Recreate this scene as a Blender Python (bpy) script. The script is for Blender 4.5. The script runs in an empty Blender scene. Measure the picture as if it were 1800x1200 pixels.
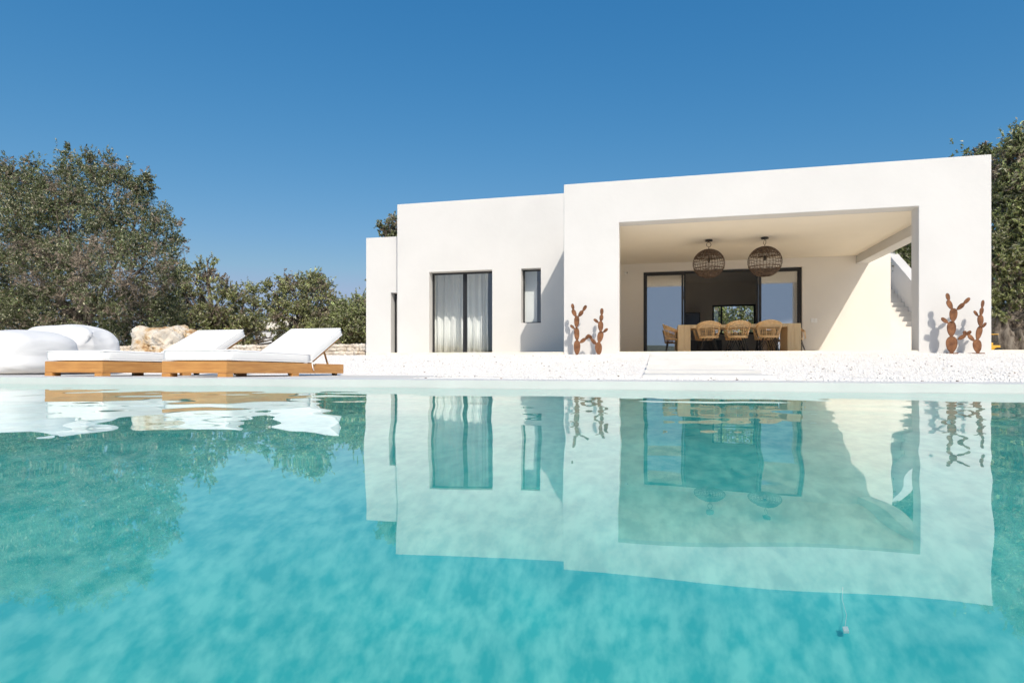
import bpy, bmesh, math, random
import numpy as np
from mathutils import Vector, Matrix, noise

# ------------------------------------------------------------------ frame of reference
# X runs along the facade (to the right), Y away from the pool edge, Z up, 0 = water level.
EYE = 0.171; F = 1065.0; HZ = 639.0
A = math.atan(F/4348.0); CA, SA = math.cos(A), math.sin(A)
KU = F/CA; VX = 900 + F*math.tan(A)
def U(px, v):
    t = (px-900)/F
    return v*(t*CA-SA)/(t*SA+CA)
def ZD(u, v): return -u*SA + v*CA
def HT(py, u, v): return EYE + (HZ-py)/F*ZD(u, v)
SLAB = EYE + .249
rnd = random.Random(7)
sc = bpy.context.scene
col = sc.collection

# ------------------------------------------------------------------ tagging
def tag(o, label=None, cat=None, group=None, kind=None):
    if label: o['label'] = label
    if cat: o['category'] = cat
    if group: o['group'] = group
    if kind: o['kind'] = kind
    return o
def empty(name, loc, rz=0, parent=None):
    o = bpy.data.objects.new(name, None); col.objects.link(o)
    o.location = loc; o.rotation_euler = (0, 0, rz); o.empty_display_size = .1
    if parent: o.parent = parent
    return o
def copy_tree(o, parent=None):
    c = o.copy(); col.objects.link(c)
    if parent is not None: c.parent = parent
    for ch in list(o.children): copy_tree(ch, c)
    return c

# ------------------------------------------------------------------ mesh builder
class MB:
    def __init__(s): s.v = []; s.f = []
    def add(s, vs, fs):
        n = len(s.v); s.v += [tuple(p) for p in vs]; s.f += [tuple(i+n for i in f) for f in fs]; return s
    def box(s, x0, x1, y0, y1, z0, z1, M=None):
        vs = [(x, y, z) for z in (z0, z1) for y in (y0, y1) for x in (x0, x1)]
        if M: vs = [M @ Vector(p) for p in vs]
        return s.add(vs, [(0,2,3,1), (4,5,7,6), (0,1,5,4), (2,6,7,3), (0,4,6,2), (1,3,7,5)])
    def tube(s, pts, r, n=6, closed=False, caps=True):
        pts = [Vector(p) for p in pts]; m = len(pts)
        rs = r if isinstance(r, (list, tuple)) else [r]*m
        vs = []; up = Vector((0, 0, 1)); prev = None
        for i, p in enumerate(pts):
            if closed: d = pts[(i+1) % m]-pts[i-1]
            else: d = pts[min(i+1, m-1)]-pts[max(i-1, 0)]
            if d.length < 1e-9: d = Vector((0, 0, 1))
            d.normalize()
            if prev is None:
                a = d.cross(up)
                if a.length < 1e-3: a = d.cross(Vector((1, 0, 0)))
            else: a = prev-d*prev.dot(d)
            a.normalize(); prev = a; b = d.cross(a)
            for k in range(n):
                t = 2*math.pi*k/n
                vs.append(p+(a*math.cos(t)+b*math.sin(t))*rs[i])
        fs = []
        for i in range(m if closed else m-1):
            j = (i+1) % m
            for k in range(n):
                fs.append((i*n+k, i*n+(k+1) % n, j*n+(k+1) % n, j*n+k))
        if caps and not closed:
            fs.append(tuple(range(n))[::-1]); fs.append(tuple((m-1)*n+k for k in range(n)))
        return s.add(vs, fs)
    def lathe(s, prof, n=20, c=(0, 0, 0)):
        vs = []; m = len(prof)
        for r, z in prof:
            for k in range(n):
                t = 2*math.pi*k/n; vs.append((c[0]+r*math.cos(t), c[1]+r*math.sin(t), c[2]+z))
        fs = [(i*n+k, i*n+(k+1) % n, (i+1)*n+(k+1) % n, (i+1)*n+k) for i in range(m-1) for k in range(n)]
        fs.append(tuple(range(n))[::-1]); fs.append(tuple((m-1)*n+k for k in range(n)))
        return s.add(vs, fs)
    def build(s, name, mt, parent=None, smooth=False, loc=None, bevel=0, seg=2):
        me = bpy.data.meshes.new(name); me.from_pydata(s.v, [], s.f); me.update()
        if bevel:
            bm = bmesh.new(); bm.from_mesh(me)
            bmesh.ops.remove_doubles(bm, verts=bm.verts, dist=1e-5)
            bmesh.ops.dissolve_limit(bm, angle_limit=.01, verts=bm.verts, edges=bm.edges)
            es = [e for e in bm.edges if len(e.link_faces) == 2 and e.calc_face_angle(0) > .5]
            bmesh.ops.bevel(bm, geom=es, offset=bevel, segments=seg, affect='EDGES', profile=.5, clamp_overlap=True)
            bm.normal_update(); bm.to_mesh(me); bm.free()
        o = bpy.data.objects.new(name, me); col.objects.link(o); me.materials.append(mt)
        if smooth or bevel:
            me.shade_smooth()
            if bevel or smooth == 'auto': me.set_sharp_from_angle(angle=math.radians(50))
            if bevel: wnm = o.modifiers.new('wn', 'WEIGHTED_NORMAL'); wnm.keep_sharp = True
        if parent: o.parent = parent
        if loc: o.location = loc
        return o

def blocks(adds, subs):
    """boundary mesh of a union of boxes minus boxes, no overlapping faces"""
    cs = [sorted({round(b[2*a+k], 5) for b in adds+subs for k in (0, 1)}) for a in range(3)]
    n = [len(c)-1 for c in cs]
    def inside(b, p): return all(b[2*a] < p[a] < b[2*a+1] for a in range(3))
    g = {}
    for i in range(n[0]):
        for j in range(n[1]):
            for k in range(n[2]):
                p = [(cs[a][q]+cs[a][q+1])/2 for a, q in enumerate((i, j, k))]
                if any(inside(b, p) for b in adds) and not any(inside(b, p) for b in subs): g[(i, j, k)] = 1
    vid = {}; vs = []; fs = []
    def V(i, j, k):
        if (i, j, k) not in vid: vid[(i, j, k)] = len(vs); vs.append((cs[0][i], cs[1][j], cs[2][k]))
        return vid[(i, j, k)]
    for (i, j, k) in g:
        c = lambda a, b, d: V(i+a, j+b, k+d)
        if (i-1, j, k) not in g: fs.append((c(0,0,0), c(0,0,1), c(0,1,1), c(0,1,0)))
        if (i+1, j, k) not in g: fs.append((c(1,0,0), c(1,1,0), c(1,1,1), c(1,0,1)))
        if (i, j-1, k) not in g: fs.append((c(0,0,0), c(1,0,0), c(1,0,1), c(0,0,1)))
        if (i, j+1, k) not in g: fs.append((c(0,1,0), c(0,1,1), c(1,1,1), c(1,1,0)))
        if (i, j, k-1) not in g: fs.append((c(0,0,0), c(0,1,0), c(1,1,0), c(1,0,0)))
        if (i, j, k+1) not in g: fs.append((c(0,0,1), c(1,0,1), c(1,1,1), c(0,1,1)))
    m = MB(); m.v = vs; m.f = fs
    return m

# ------------------------------------------------------------------ materials
def new_mat(name):
    m = bpy.data.materials.new(name); m.use_nodes = True
    nt = m.node_tree; return m, nt, nt.nodes['Principled BSDF']
def plain(name, c, rough=.6, metal=0, spec=.5, noise_amt=.12, scale=8, bump=0, bscale=60, stretch=(1, 1, 1), c2=None):
    m, nt, p = new_mat(name)
    p.inputs['Roughness'].default_value = rough; p.inputs['Metallic'].default_value = metal
    p.inputs['Specular IOR Level'].default_value = spec
    tc = nt.nodes.new('ShaderNodeTexCoord'); mp = nt.nodes.new('ShaderNodeMapping')
    mp.inputs['Scale'].default_value = stretch; nt.links.new(tc.outputs['Object'], mp.inputs[0])
    nz = nt.nodes.new('ShaderNodeTexNoise'); nz.inputs['Scale'].default_value = scale; nz.inputs['Detail'].default_value = 6
    nt.links.new(mp.outputs[0], nz.inputs['Vector'])
    cr = nt.nodes.new('ShaderNodeValToRGB')
    lo = c2 or tuple(x*(1-noise_amt) for x in c)
    cr.color_ramp.elements[0].position = .35; cr.color_ramp.elements[0].color = (*lo, 1)
    cr.color_ramp.elements[1].position = .65; cr.color_ramp.elements[1].color = (*c, 1)
    nt.links.new(nz.outputs['Fac'], cr.inputs[0]); nt.links.new(cr.outputs[0], p.inputs['Base Color'])
    if bump:
        nb = nt.nodes.new('ShaderNodeTexNoise'); nb.inputs['Scale'].default_value = bscale; nb.inputs['Detail'].default_value = 8
        nt.links.new(mp.outputs[0], nb.inputs['Vector'])
        b = nt.nodes.new('ShaderNodeBump'); b.inputs['Strength'].default_value = bump; b.inputs['Distance'].default_value = .02
        nt.links.new(nb.outputs['Fac'], b.inputs['Height']); nt.links.new(b.outputs[0], p.inputs['Normal'])
    return m
PLASTER = plain('white_plaster', (.65, .636, .612), .85, spec=.2, noise_amt=.05, scale=.9, bump=.16, bscale=7)
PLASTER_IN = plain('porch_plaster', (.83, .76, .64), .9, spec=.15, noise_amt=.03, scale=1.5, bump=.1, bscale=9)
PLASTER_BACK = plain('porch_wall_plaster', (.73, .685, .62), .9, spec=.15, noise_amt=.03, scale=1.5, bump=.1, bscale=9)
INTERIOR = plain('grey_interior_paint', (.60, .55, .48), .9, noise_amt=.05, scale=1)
ROOM = plain('pale_room_paint', (.6, .6, .6), .9, noise_amt=.05, scale=1)
STONE = plain('travertine', (.84, .76, .62), .6, noise_amt=.12, scale=5, bump=.1)
COPING = plain('coping_resin', (.68, .665, .635), .55, noise_amt=.07, scale=3, bump=.08, bscale=30)
TERRACE = plain('pale_paving', (.66, .63, .58), .7, noise_amt=.08, scale=4, bump=.1)
BASIN = plain('turquoise_lining_painted_caustics', (.27, .79, .71), .7, spec=.1, scale=19, stretch=(1.25, .8, 1), c2=(.07, .58, .56))  # pale and deep aqua patches paint caustic light into the lining colour
BLACK = plain('black_aluminium', (.018, .019, .021), .4, noise_amt=.1)
DARK = plain('dark_metal', (.015, .014, .013), .5, noise_amt=.2)
FABRIC = plain('white_outdoor_fabric', (.86, .85, .83), .9, spec=.15, noise_amt=.03, scale=3, bump=.25, bscale=5)
FABRIC2 = plain('off_white_bag_fabric', (.70, .70, .70), .95, spec=.2, noise_amt=.03, scale=3, bump=.5, bscale=2.5)
CURTAIN = plain('curtain_voile', (.88, .89, .87), .9, noise_amt=.04, scale=2)
TEAK = plain('teak_wood', (.58, .29, .085), .5, noise_amt=.3, scale=3, stretch=(1.2, 1.2, 14), bump=.15, bscale=20, c2=(.44, .20, .055))
OAK = plain('pale_oak', (.86, .66, .40), .55, scale=3, stretch=(10, 10, .9), bump=.1, bscale=14, c2=(.78, .57, .32))
RATTAN = plain('rattan_cane', (.88, .62, .34), .5, noise_amt=.3, scale=20, c2=(.75, .50, .25))
WICKER = plain('dark_wicker', (.17, .11, .07), .8, noise_amt=.4, scale=18, c2=(.05, .03, .02))
RUST = plain('rusty_steel', (.25, .115, .056), .85, spec=.2, noise_amt=.5, scale=9, bump=.3, bscale=50, c2=(.12, .055, .030))
BARK = plain('olive_bark', (.23, .20, .165), .9, spec=.1, noise_amt=.5, scale=5, stretch=(2, 2, .5), bump=1, bscale=10, c2=(.07, .055, .045))
TWIG = plain('dry_twig', (.22, .16, .12), .9, noise_amt=.3, spec=.1)
YELLOW = plain('yellow_machine_paint', (.72, .38, .03), .4, noise_amt=.15)
RUBBER = plain('tyre_rubber', (.02, .02, .02), .8, noise_amt=.3)
FARWALL = plain('whitewash', (.72, .73, .74), .9, noise_amt=.08, scale=1)
SCREEN = plain('black_screen', (.008, .008, .008), .15, noise_amt=.1)
PORCELAIN = plain('white_plastic', (.8, .79, .77), .35, noise_amt=.03)

def boulder_mat():
    m, nt, p = new_mat('limestone_ochre'); p.inputs['Roughness'].default_value = .9
    tc = nt.nodes.new('ShaderNodeTexCoord')
    n1 = nt.nodes.new('ShaderNodeTexNoise'); n1.inputs['Scale'].default_value = 3.2; n1.inputs['Detail'].default_value = 9; n1.inputs['Roughness'].default_value = .65
    nt.links.new(tc.outputs['Object'], n1.inputs['Vector'])
    cr = nt.nodes.new('ShaderNodeValToRGB'); e = cr.color_ramp.elements
    e[0].position = .36; e[0].color = (.30, .16, .07, 1); e[1].position = .60; e[1].color = (.62, .57, .49, 1)
    x = e.new(.42); x.color = (.47, .33, .18, 1); x = e.new(.49); x.color = (.58, .50, .40, 1)
    nt.links.new(n1.outputs['Fac'], cr.inputs[0]); nt.links.new(cr.outputs[0], p.inputs['Base Color'])
    n2 = nt.nodes.new('ShaderNodeTexNoise'); n2.inputs['Scale'].default_value = 14; n2.inputs['Detail'].default_value = 8
    nt.links.new(tc.outputs['Object'], n2.inputs['Vector'])
    b = nt.nodes.new('ShaderNodeBump'); b.inputs['Strength'].default_value = .8; b.inputs['Distance'].default_value = .03
    nt.links.new(n2.outputs['Fac'], b.inputs['Height']); nt.links.new(b.outputs[0], p.inputs['Normal'])
    return m
BOULDER = boulder_mat()
RUBBLE = plain('pale_rubble', (.66, .61, .53), .9, spec=.1, scale=5, bump=.4, bscale=20, c2=(.50, .42, .33))

def gravel_mat():
    m, nt, p = new_mat('white_gravel'); p.inputs['Roughness'].default_value = .95; p.inputs['Specular IOR Level'].default_value = .15
    tc = nt.nodes.new('ShaderNodeTexCoord')
    vo = nt.nodes.new('ShaderNodeTexVoronoi'); vo.inputs['Scale'].default_value = 75
    nt.links.new(tc.outputs['Object'], vo.inputs['Vector'])
    cr = nt.nodes.new('ShaderNodeValToRGB'); e = cr.color_ramp.elements
    sx = nt.nodes.new('ShaderNodeSeparateColor'); nt.links.new(vo.outputs['Color'], sx.inputs[0])
    e[0].position = 0; e[0].color = (.62, .56, .50, 1); e[1].position = 1; e[1].color = (.88, .845, .79, 1)
    x = e.new(.05); x.color = (.66, .60, .55, 1); x = e.new(.2); x.color = (.84, .79, .735, 1)
    nt.links.new(sx.outputs[0], cr.inputs[0])
    # field earth beyond the garden
    n1 = nt.nodes.new('ShaderNodeTexNoise'); n1.inputs['Scale'].default_value = .6; n1.inputs['Detail'].default_value = 8
    nt.links.new(tc.outputs['Object'], n1.inputs['Vector'])
    c2 = nt.nodes.new('ShaderNodeValToRGB'); c2.color_ramp.elements[0].color = (.23, .12, .06, 1); c2.color_ramp.elements[1].color = (.30, .25, .12, 1)
    c2.color_ramp.elements[0].position = .4; c2.color_ramp.elements[1].position = .6
    nt.links.new(n1.outputs['Fac'], c2.inputs[0])
    sp = nt.nodes.new('ShaderNodeSeparateXYZ'); nt.links.new(tc.outputs['Object'], sp.inputs[0])
    def math_(op, a, b):
        n = nt.nodes.new('ShaderNodeMath'); n.operation = op
        for i, q in enumerate((a, b)):
            if isinstance(q, (int, float)): n.inputs[i].default_value = q
            else: nt.links.new(q, n.inputs[i])
        return n.outputs[0]
    far = math_('GREATER_THAN', sp.outputs['Y'], 17.2)
    beh = math_('LESS_THAN', sp.outputs['Y'], -40.0)  # pale gravel carried far behind the camera, unseen, to bounce light
    fac = math_('MAXIMUM', far, beh)
    mx = nt.nodes.new('ShaderNodeMix'); mx.data_type = 'RGBA'
    nt.links.new(fac, mx.inputs[0]); nt.links.new(cr.outputs[0], mx.inputs[6]); nt.links.new(c2.outputs[0], mx.inputs[7])
    nt.links.new(mx.outputs[2], p.inputs['Base Color'])
    b = nt.nodes.new('ShaderNodeBump'); b.inputs['Strength'].default_value = .4; b.inputs['Distance'].default_value = .006
    nt.links.new(vo.outputs['Distance'], b.inputs['Height']); b.invert = True; nt.links.new(b.outputs[0], p.inputs['Normal'])
    return m
GRAVEL = gravel_mat()

def leaf_mat():
    m, nt, p = new_mat('olive_leaves'); p.inputs['Roughness'].default_value = .5; p.inputs['Specular IOR Level'].default_value = .35
    at = nt.nodes.new('ShaderNodeAttribute'); at.attribute_name = 'leafcol'
    nt.links.new(at.outputs['Color'], p.inputs['Base Color'])
    tr = nt.nodes.new('ShaderNodeBsdfTranslucent'); nt.links.new(at.outputs['Color'], tr.inputs[0])
    mx = nt.nodes.new('ShaderNodeMixShader'); mx.inputs[0].default_value = .22
    nt.links.new(p.outputs[0], mx.inputs[1]); nt.links.new(tr.outputs[0], mx.inputs[2])
    nt.links.new(mx.outputs[0], nt.nodes['Material Output'].inputs[0])
    return m
LEAF = leaf_mat()

def glass_mat(name, f0, tint):
    m = bpy.data.materials.new(name); m.use_nodes = True; nt = m.node_tree
    for n in list(nt.nodes):
        if n.type != 'OUTPUT_MATERIAL': nt.nodes.remove(n)
    g = nt.nodes.new('ShaderNodeNewGeometry')
    d = nt.nodes.new('ShaderNodeVectorMath'); d.operation = 'DOT_PRODUCT'
    nt.links.new(g.outputs['Normal'], d.inputs[0]); nt.links.new(g.outputs['Incoming'], d.inputs[1])
    def M(op, a, b=0.0):
        n = nt.nodes.new('ShaderNodeMath'); n.operation = op
        for i, q in enumerate((a, b)):
            if isinstance(q, (int, float)): n.inputs[i].default_value = q
            else: nt.links.new(q, n.inputs[i])
        return n.outputs[0]
    c = M('ABSOLUTE', d.outputs['Value']); s = M('POWER', M('SUBTRACT', 1.0, c), 5.0)
    fr = M('ADD', M('MULTIPLY', s, 1-f0), f0)
    t = nt.nodes.new('ShaderNodeBsdfTransparent'); t.inputs[0].default_value = (*tint, 1)
    gl = nt.nodes.new('ShaderNodeBsdfGlossy'); gl.inputs['Roughness'].default_value = .004; gl.inputs[0].default_value = (1, 1, 1, 1)
    mx = nt.nodes.new('ShaderNodeMixShader'); nt.links.new(fr, mx.inputs[0]); nt.links.new(t.outputs[0], mx.inputs[1]); nt.links.new(gl.outputs[0], mx.inputs[2])
    nt.links.new(mx.outputs[0], nt.nodes['Material Output'].inputs[0])
    return m
GLASS = glass_mat('window_glass', .14, (.95, .97, .97))
SOLAR = glass_mat('solar_glass', .42, (.5, .51, .51))
m, nt, p = new_mat('pool_water')
p.inputs['Transmission Weight'].default_value = 1; p.inputs['Roughness'].default_value = 0; p.inputs['IOR'].default_value = 1.48
p.inputs['Base Color'].default_value = (1, 1, 1, 1); WATER = m

# ------------------------------------------------------------------ light, sky, camera
sun_dir = Vector((-.56, 1, -1.06)).normalized()
el = math.asin(-sun_dir.z); az = math.atan2(-sun_dir.x, -sun_dir.y)
w = bpy.data.worlds.new("World"); sc.world = w; w.use_nodes = True
nt = w.node_tree; bg = nt.nodes['Background']
sky = nt.nodes.new('ShaderNodeTexSky'); sky.sky_type = 'NISHITA'; sky.sun_disc = False
sky.sun_elevation = el; sky.sun_rotation = az; sky.air_density = 1.0; sky.dust_density = 1.2; sky.ozone_density = 1.6
SS = .14
sepc = nt.nodes.new('ShaderNodeSeparateColor'); cmb = nt.nodes.new('ShaderNodeCombineColor'); nt.links.new(sky.outputs[0], sepc.inputs[0])
def wm(op, a, b):
    n_ = nt.nodes.new('ShaderNodeMath'); n_.operation = op; nt.links.new(a, n_.inputs[0]); n_.inputs[1].default_value = b; return n_.outputs[0]
glow = wm('MAXIMUM', wm('ADD', wm('MULTIPLY', sepc.outputs[0], .12), -1.12), 0.0)      # extra sky glow added round the sun, fill for shaded walls
for ch, pw, gain, gg in ((0, 1.60, .555, 5.2), (1, .80, .36, 4.7), (2, .524, .402, 3.9)):   # deep polarised blue
    v_ = wm('POWER', wm('MINIMUM', wm('MULTIPLY', sepc.outputs[ch], .12), (.5, .62, .75)[ch]), pw)
    a_ = nt.nodes.new('ShaderNodeMath'); a_.operation = 'ADD'; nt.links.new(wm('MULTIPLY', v_, gain/SS), a_.inputs[0]); nt.links.new(wm('MULTIPLY', glow, gg/SS), a_.inputs[1])
    nt.links.new(a_.outputs[0], cmb.inputs[ch])
nt.links.new(cmb.outputs[0], bg.inputs[0]); bg.inputs[1].default_value = SS
l = bpy.data.lights.new('sun', 'SUN'); l.energy = 2.0; l.angle = math.radians(.5); l.color = (1, .92, .82)
lo = bpy.data.objects.new('sun', l); col.objects.link(lo); lo.location = (8, -14, 16)
lo.rotation_euler = sun_dir.to_track_quat('-Z', 'Y').to_euler(); l.cycles.is_caustics_light = True
c = bpy.data.cameras.new('camera'); co = bpy.data.objects.new('camera', c); col.objects.link(co)
co.location = (0, 0, EYE); co.rotation_euler = (math.pi/2, 0, A)
c.sensor_width = 36; c.lens = 36*F/1800; c.shift_y = 39/1800; c.clip_start = .02; c.clip_end = 3000
sc.camera = co
vs = sc.view_settings; vs.view_transform = 'Standard'; vs.look = 'None'; vs.gamma = 1; vs.exposure = .95
sc.cycles.max_bounces = 14; sc.cycles.diffuse_bounces = 10; sc.cycles.glossy_bounces = 6; sc.cycles.transparent_max_bounces = 16; sc.cycles.use_denoising = True

# ------------------------------------------------------------------ ground, pool, coping
P = dict(x0=-10.0, x1=8.0, y0=-3.0, y1=4.07)            # pool opening
CW = .48; CZ = EYE-.117                                  # coping width and top
def zg(v):                                               # profile of the gravel
    pts = [(-400, -.3), (-14, 0), (P['y0']-CW, CZ-.01), (4.55, CZ-.012), (5.2, CZ-.018), (7.0, .02), (12.66, EYE+.197), (17, EYE+.2), (40, .45), (2500, .45)]
    for (a, za), (b, zb) in zip(pts, pts[1:]):
        if a <= v <= b: return za+(zb-za)*(v-a)/(b-a)
    return pts[0][1] if v < pts[0][0] else pts[-1][1]
xs = sorted(set([-2500, -600, -150, -60, -30, -20, 20, 30, 60, 150, 600, 2500]+[P['x0']-CW+.02, P['x1']+CW-.02]+[round(-15+k*.75, 3) for k in range(41)]))
ys = sorted(set([-2500, -600, -150, -60, -30, -14, -8, P['y0']-CW+.02, 0, 2, 4.55-.02, 4.56, 4.8, 5.2, 5.8, 6.4, 7, 7.6, 8.2, 9, 10, 11, 12, 12.66, 13.5, 15, 17, 17.2, 20, 25, 30, 40, 60, 100, 200, 600, 2500]))
gm = MB(); idx = {}
for i, x in enumerate(xs):
    for j, y in enumerate(ys):
        idx[i, j] = len(gm.v)
        und = .012*math.sin(x*1.3+y*.7)+.010*math.sin(x*.57-y*1.9) if 5.2 < y < 12.3 and not (-.6 < x < 1.6) and not (x < -2 and y < 7.1) else 0
        gm.v.append((x, y, zg(y)+und))
for i in range(len(xs)-1):
    for j in range(len(ys)-1):
        cx, cy = (xs[i]+xs[i+1])/2, (ys[j]+ys[j+1])/2
        if P['x0']-CW+.02 < cx < P['x1']+CW-.02 and P['y0']-CW+.02 < cy < 4.55-.02: continue
        gm.f.append((idx[i, j], idx[i+1, j], idx[i+1, j+1], idx[i, j+1]))
tag(gm.build('ground', GRAVEL), kind='structure')

# coping: a frame with a rounded nose
cb = blocks([(P['x0']-CW, P['x1']+CW, P['y0']-CW, P['y1']+CW, -.12, CZ)], [(P['x0'], P['x1'], P['y0'], P['y1'], -1, 1)])
tag(cb.build('pool_coping', COPING, bevel=.014, seg=3), kind='structure')
# basin with coved corners
bx = MB(); D = -1.45; x0, x1, y0, y1 = P['x0']-.004, P['x1']+.004, P['y0']-.004, P['y1']+.004
def ring(ins, z): return [(x0+ins, y0+ins, z), (x1-ins, y0+ins, z), (x1-ins, y1-ins, z), (x0+ins, y1-ins, z)]
rings = [ring(0, -.10)]
for k in range(7):
    t = math.pi/2*k/6; rings.append(ring(.3*(1-math.cos(t)), D+.3-.3*math.sin(t)))
for r in rings: bx.v += r
for i in range(len(rings)-1):
    for k in range(4): bx.f.append((i*4+k, (i+1)*4+k, (i+1)*4+(k+1) % 4, i*4+(k+1) % 4))
n = len(rings)-1; bx.f.append((n*4, n*4+1, n*4+2, n*4+3))
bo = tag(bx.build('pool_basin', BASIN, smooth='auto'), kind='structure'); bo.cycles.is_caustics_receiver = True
# thin pale waterline band just proud of the coping face
# water
rng = np.random.default_rng(5)
nx, ny = 800, 330
X, Y = np.meshgrid(np.linspace(x0, x1, nx), np.linspace(y0, y1, ny)); H = np.zeros_like(X)
for i in range(46):
    lam = .22*(9**rng.random()); th = rng.normal(.55, .75) + (math.pi if rng.random() < .3 else 0); k = 2*math.pi/lam
    s = .00125 if lam > .9 else .0016
    H += (s/k)*np.sin(k*(X*math.cos(th)+Y*math.sin(th))+rng.random()*6.28)
H += .020*np.exp(-((Y+.4+.05*np.sin(X*1.1))/1.3)**2)
V = np.stack([X, Y, H], -1).reshape(-1, 3); I = np.arange(nx*ny).reshape(ny, nx)
Fq = np.stack([I[:-1, :-1], I[:-1, 1:], I[1:, 1:], I[1:, :-1]], -1).reshape(-1, 4)
def np_mesh(name, V, Fq, mt):
    me = bpy.data.meshes.new(name); k = Fq.shape[1]
    me.vertices.add(len(V)); me.vertices.foreach_set('co', V.astype(np.float32).ravel())
    me.loops.add(Fq.size); me.loops.foreach_set('vertex_index', Fq.astype(np.int32).ravel())
    me.polygons.add(len(Fq)); me.polygons.foreach_set('loop_start', np.arange(0, Fq.size, k, dtype=np.int32))
    me.update(calc_edges=True); me.validate()
    o = bpy.data.objects.new(name, me); col.objects.link(o); me.materials.append(mt)
    return o
wo = np_mesh('water', V, Fq, WATER); wo.data.shade_smooth(); wo.cycles.is_caustics_caster = True
tag(wo, kind='structure')

# terrace for the loungers (falls gently away from the pool)
TX1 = U(733, 5.17)
def sheet(x0, x1, y0, y1, z0, z1, t, name, mt, bev=.006):
    m = MB(); m.add([(x0,y0,z0-t),(x1,y0,z0-t),(x1,y1,z1-t),(x0,y1,z1-t),(x0,y0,z0),(x1,y0,z0),(x1,y1,z1),(x0,y1,z1)],
        [(3,2,1,0),(4,5,6,7),(0,1,5,4),(1,2,6,5),(2,3,7,6),(3,0,4,7)])
    return m.build(name, mt, bevel=bev)
tag(sheet(-13, TX1, P['y1']+CW+.004, 7.15, CZ-.002, CZ-.032, .06, 'terrace', TERRACE), kind='structure')
# slab the house stands on
sb = MB(); sb.box(-8.6, 30, 12.72, 15.5, SLAB-.10, SLAB); sb.box(-7.0, 30, 15.5, 15.9, SLAB-.10, SLAB)
sl = blocks([(U(643, 12.72), 26, 12.72, 26, SLAB-.055, SLAB)], [])
tag(sl.build('house_terrace', STONE, bevel=.006), kind='structure')
ssl = blocks([(U(643, 12.8)+.03, 25.9, 12.76, 25.9, SLAB-.3, SLAB-.056)], [])
tag(ssl.build('terrace_footing', TERRACE), kind='structure')
# white pebbles, all over the near gravel
NP = 45000
py = 5.0+7.5*rng.random(NP)**1.25; px_ = -8+18*rng.random(NP)
keep = ~((px_ < TX1+.03) & (py < 7.2)) & ~((px_ > -.25) & (px_ < 1.18) & (py > 6.3))
py, px_ = py[keep], px_[keep]; n = len(py)
zz = np.array([zg(v) for v in py]) + .004
und = .012*np.sin(px_*1.3+py*.7)+.010*np.sin(px_*.57-py*1.9); und[((px_ > -.9) & (px_ < 1.9)) | (py < 5.5) | (py > 12)] = 0
zz = zz+und*.8
base = np.array([[-1,-1,-.6],[1,-1,-.6],[1,1,-.6],[-1,1,-.6],[-.6,-.6,.7],[.7,-.5,.6],[.6,.6,.7],[-.5,.7,.6]])
r = (.004+.008*rng.random(n)**2)[:, None, None]
an = rng.random(n)*6.28; ca, sa = np.cos(an), np.sin(an)
R = np.zeros((n, 3, 3)); R[:, 0, 0] = ca; R[:, 0, 1] = -sa; R[:, 1, 0] = sa; R[:, 1, 1] = ca; R[:, 2, 2] = .5+.5*rng.random(n)
B = base[None]*(.75+.5*rng.random((n, 8, 3)))
Vp = np.einsum('nij,nkj->nki', R, B*r)+np.stack([px_, py, zz], -1)[:, None]
fb = np.array([(0,3,2,1),(4,5,6,7),(0,1,5,4),(1,2,6,5),(2,3,7,6),(3,0,4,7)])
Fp = (np.arange(n)[:, None, None]*8+fb[None]).reshape(-1, 4)
m, nt, p = new_mat('pebble_stone'); p.inputs['Roughness'].default_value = .9; p.inputs['Specular IOR Level'].default_value = .2
at = nt.nodes.new('ShaderNodeAttribute'); at.attribute_name = 'leafcol'; nt.links.new(at.outputs['Color'], p.inputs['Base Color'])
po = np_mesh('pebbles', Vp.reshape(-1, 3), Fp, m)
def paint(o, cols, per):
    a = o.data.color_attributes.new('leafcol', 'FLOAT_COLOR', 'POINT')
    c4 = np.ones((len(cols), 4), np.float32); c4[:, :3] = cols
    a.data.foreach_set('color', np.repeat(c4, per, axis=0).ravel())
pc = np.array([.86, .825, .77])[None]*(.9+.12*rng.random((n, 1)))
dk = rng.random(n) < .018; pc[dk] = np.array([.30, .24, .20])*(.6+.8*rng.random((dk.sum(), 1)))
paint(po, pc, 8)
tag(po, 'loose white gravel spread between the pool and the house', 'gravel', kind='stuff')

# stepping slabs
SX0, SX1 = -.18, 1.10
NS = 7; y_a, y_b = 6.35, 12.70
for k in range(NS):
    ya = y_a+(y_b-y_a)*k/NS; yb = y_a+(y_b-y_a)*(k+1)/NS
    zt = zg((ya+yb)/2)+.035
    m = MB(); m.box(SX0, SX1, ya+.012, yb-.012, zt-.12, zt)
    o = m.build('step', COPING, bevel=.004, loc=None)
    names = ['nearest the pool', 'second from the pool', 'third from the pool', 'in the middle', 'third from the porch', 'second from the porch', 'nearest the porch floor']
    tag(o, 'pale stepping slab in the gravel, '+names[k], 'step', 'pale steps leading up to the porch')

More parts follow.
